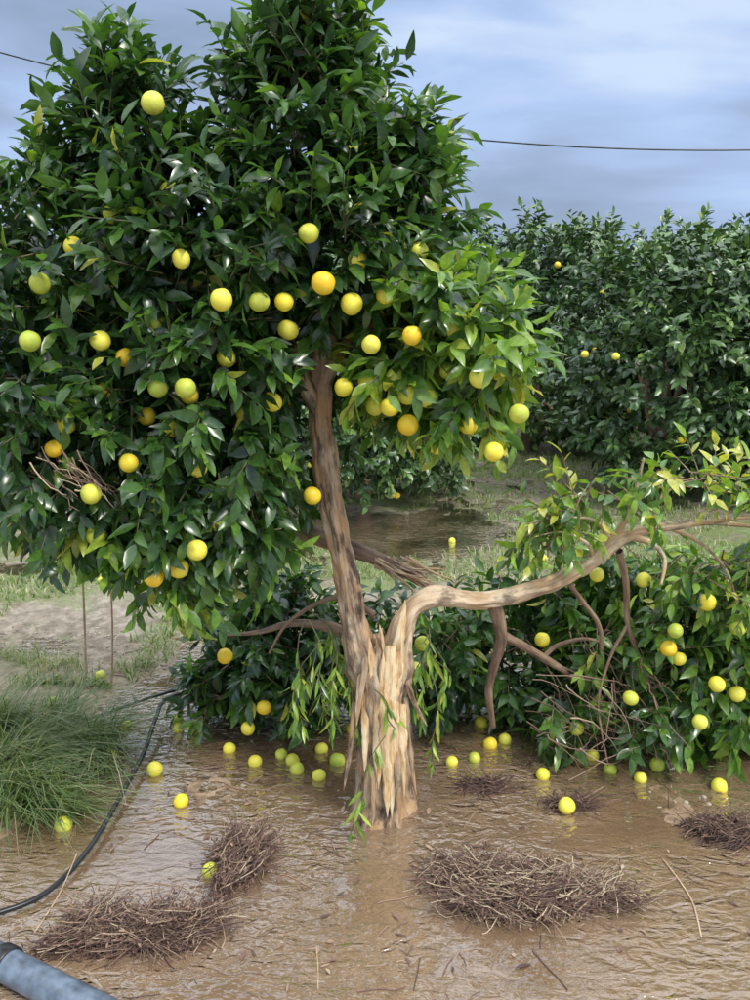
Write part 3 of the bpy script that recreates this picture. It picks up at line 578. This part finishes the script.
for c in [[(-.98,2.2,0,.0025),(-.93,2.28,.07,.002),(-.90,2.36,.15,.0015)],[(-.15,1.98,0,.002),(-.15,2.0,.05,.0015),(-.155,2.02,.10,.001)],[(.93,2.18,.0,.003),(.96,2.35,.004,.003),(.94,2.55,.006,.002)],[(-.62,2.34,0,.002),(-.64,2.3,.05,.002),(-.63,2.28,.12,.001)]]:
    V,F,A=limb(c,14,6,rough=.1,seed=3); obj('dry_stalk',mesh('dry_stalk',V,F,M_limb,True,{'bk':A}))

# ---------------------------------------------------------------- orchard behind
def bush(seed,R=1.2,H=2.65,per=47):
    cl=[]
    r_=np.random.default_rng(seed)
    cl.append((0,0,H*.50,R*.92,R*.92,H*.46,7.2,.36,.0))
    cl.append((0,0,H*.78,R*.76,R*.76,H*.16,1.6,.44,.5))
    for i in range(17):
        a=r_.uniform(0,6.28); zz=r_.uniform(.25,H*.88); f=math.sqrt(max(.05,1-((zz-H*.45)/(H*.55))**2))*R*.80
        s=r_.uniform(.24,.42); cl.append((f*math.cos(a),f*math.sin(a),zz,s,s,s*.9,.8,r_.uniform(.3,.66),.3 if zz>1.4 else -.3))
    for i in range(6):
        a=r_.uniform(0,6.28); cl.append((.7*math.cos(a),.7*math.sin(a),H*r_.uniform(.88,.97),.2,.2,.18,.35,.6,.9))
    V,F,T,_=sprig_cloud(cl,per,Ls=(.075,.12),nl=12,T=LS,shell=.74,twigs=False,slen=.24,wr=.5)
    V[:,2]=np.maximum(V[:,2],.02+.03*rng.random(len(V)))
    lm=mesh('orchard_leaves',V,F,M_leafbg,True,{'tint':T})
    fr=[]
    for i in range(20):
        a=r_.uniform(0,6.28); zz=r_.uniform(.15,H*.8); f=math.sqrt(max(.05,1-((zz-H*.48)/(H*.52))**2))*R*1.0; fr.append((f*math.cos(a),f*math.sin(a),zz))
    V,F,T=merge(fruit_parts(np.array(fr),np.full(len(fr),.034),r_.uniform(-.1,.35,len(fr)))); fm=mesh('orchard_fruit',V,F,M_fruit,True,{'tint':T})
    V,F,A=merge([limb([(0,0,-.05,.10),(0,0,.3,.08),(.02,0,.7,.06),(.03,0,1.3,.03)],16,12,seed=seed)]+[limb([(0,0,.42,.045),(.18*math.cos(q),.18*math.sin(q),.9,.03),(.28*math.cos(q+.3),.28*math.sin(q+.3),1.4,.015)],14,8,seed=seed+i) for i,q in enumerate((0,1.3,2.5,3.8,5.1))])
    tm=mesh('orchard_trunk',V,F,M_dead,True,{'bk':A})
    return lm,fm,tm
BS=[bush(11),bush(23),bush(37)]
def place(x,y,s,sz,rot,v):
    e=empty('orange_tree',(x,y,float(gh(x,y))-.02)); e.scale=(s,s,sz); e.rotation_euler=(0,0,rot)
    lm,fm,tm=BS[v]; obj('crown_leaves',lm,e); obj('fruit',fm,e); obj('trunk',tm,e)
place(-.12,8.6,.95,.85,.4,0); place(3.0,9.0,1.12,1.0,1.0,1); place(5.3,8.9,1.15,1.0,2.2,2); place(4.1,9.6,1.1,1.04,.2,0); place(-2.8,8.6,.95,.95,2.,2); place(-5.4,8.6,1.,1.,3.,1)
v=0
for Yr,h in ((12.4,1.20),(16.4,1.24),(21,1.3),(27,1.45)):
    xm=Yr*.52+2
    for x in np.arange(-xm,xm,2.2*h):
        v+=1
        place(x+rng.uniform(-.2,.2),Yr+rng.uniform(-.25,.25),h*rng.uniform(1.0,1.12),h*rng.uniform(.96,1.03)*.98,rng.uniform(0,6.28),v%3)

# ---------------------------------------------------------------- power line
pl=empty('power_line')
xs=np.linspace(-14,24,80); P=np.stack([xs,np.full(80,15.),4.79-.0957*(xs-1.22)+.0112*(xs-1.22)**2],-1)[None]
v,f=tubes(P,np.full((1,80),.012),8); obj('cable',mesh('cable',v,f,M_hose),pl)
for x in (-14,24):
    zt=4.79-.0957*(x-1.22)+.0112*(x-1.22)**2
    V,F,A=limb([(x,15.1,-.3,.15),(x,15.1,3,.13),(x,15.1,zt+.3,.11)],12,12,rough=.03); obj('pole',mesh('pole',V,F,M_dead,True,{'bk':A}),pl)

# ---------------------------------------------------------------- light, sky, camera
sd=Vector((.50,-.55,.95)).normalized()
el=math.asin(sd.z)
L=D.lights.new('sun','SUN'); L.energy=2.7; L.angle=math.radians(12); L.color=(1,.95,.86)
so=D.objects.new('sun',L); so.rotation_euler=sd.to_track_quat('Z','Y').to_euler(); link(so)
w=D.worlds.new('World'); SC.world=w; w.use_nodes=True; nt=w.node_tree; nt.nodes.clear(); l=nt.links.new
out=nt.nodes.new('ShaderNodeOutputWorld'); bg=N(nt,'ShaderNodeBackground',_Strength=.12)
sky=N(nt,'ShaderNodeTexSky',sky_type='NISHITA',sun_disc=False,sun_elevation=el,sun_rotation=math.atan2(sd.x,sd.y))
tc=N(nt,'ShaderNodeTexCoord'); mp=N(nt,'ShaderNodeMapping'); mp.inputs['Scale'].default_value=(1.3,1.3,4.6); mp.inputs['Location'].default_value=(.35,0,.2); l(tc.outputs['Generated'],mp.inputs[0])
n1=N(nt,'ShaderNodeTexNoise',_Scale=2.0,_Detail=7.,_Roughness=.48,_Distortion=.3); l(mp.outputs[0],n1.inputs['Vector'])
low=ramp(nt,n1.outputs[0],[(.34,(.25,.32,.46)),(.46,(.33,.43,.63)),(.55,(.42,.56,.84)),(.67,(.60,.72,.92))])
high=ramp(nt,n1.outputs[0],[(.36,(.60,.68,.80)),(.5,(.85,.92,1.)),(.65,(1.,1.,1.))])
sp_=N(nt,'ShaderNodeSeparateXYZ'); l(tc.outputs['Generated'],sp_.inputs[0])
mr=N(nt,'ShaderNodeMapRange'); l(sp_.outputs['Z'],mr.inputs[0]); mr.inputs[1].default_value=.34; mr.inputs[2].default_value=.6
bo=N(nt,'ShaderNodeMapRange'); l(sp_.outputs['Z'],bo.inputs[0]); bo.inputs[1].default_value=.34; bo.inputs[2].default_value=.7; bo.inputs[3].default_value=9.5; bo.inputs[4].default_value=20.
cm=N(nt,'ShaderNodeMix',data_type='RGBA'); l(mr.outputs[0],cm.inputs[0]); l(low,cm.inputs[6]); l(high,cm.inputs[7])
sc_=N(nt,'ShaderNodeVectorMath',operation='SCALE'); l(cm.outputs[2],sc_.inputs[0]); l(bo.outputs[0],sc_.inputs['Scale'])
fm=N(nt,'ShaderNodeMix',data_type='RGBA'); fm.inputs[0].default_value=.90; l(sky.outputs[0],fm.inputs[6]); l(sc_.outputs[0],fm.inputs[7])
l(fm.outputs[2],bg.inputs[0]); l(bg.outputs[0],out.inputs[0])
cam=D.cameras.new('camera'); co=D.objects.new('camera',cam); link(co); co.location=(0,0,1.7); co.rotation_euler=(math.radians(90-11.1),0,0)
cam.sensor_fit='VERTICAL'; cam.sensor_height=24; cam.lens=12/math.tan(math.radians(30)); cam.clip_end=800; cam.clip_start=.05
SC.camera=co
print('done',sum(len(o.data.polygons) for o in D.objects if o.type=='MESH'))
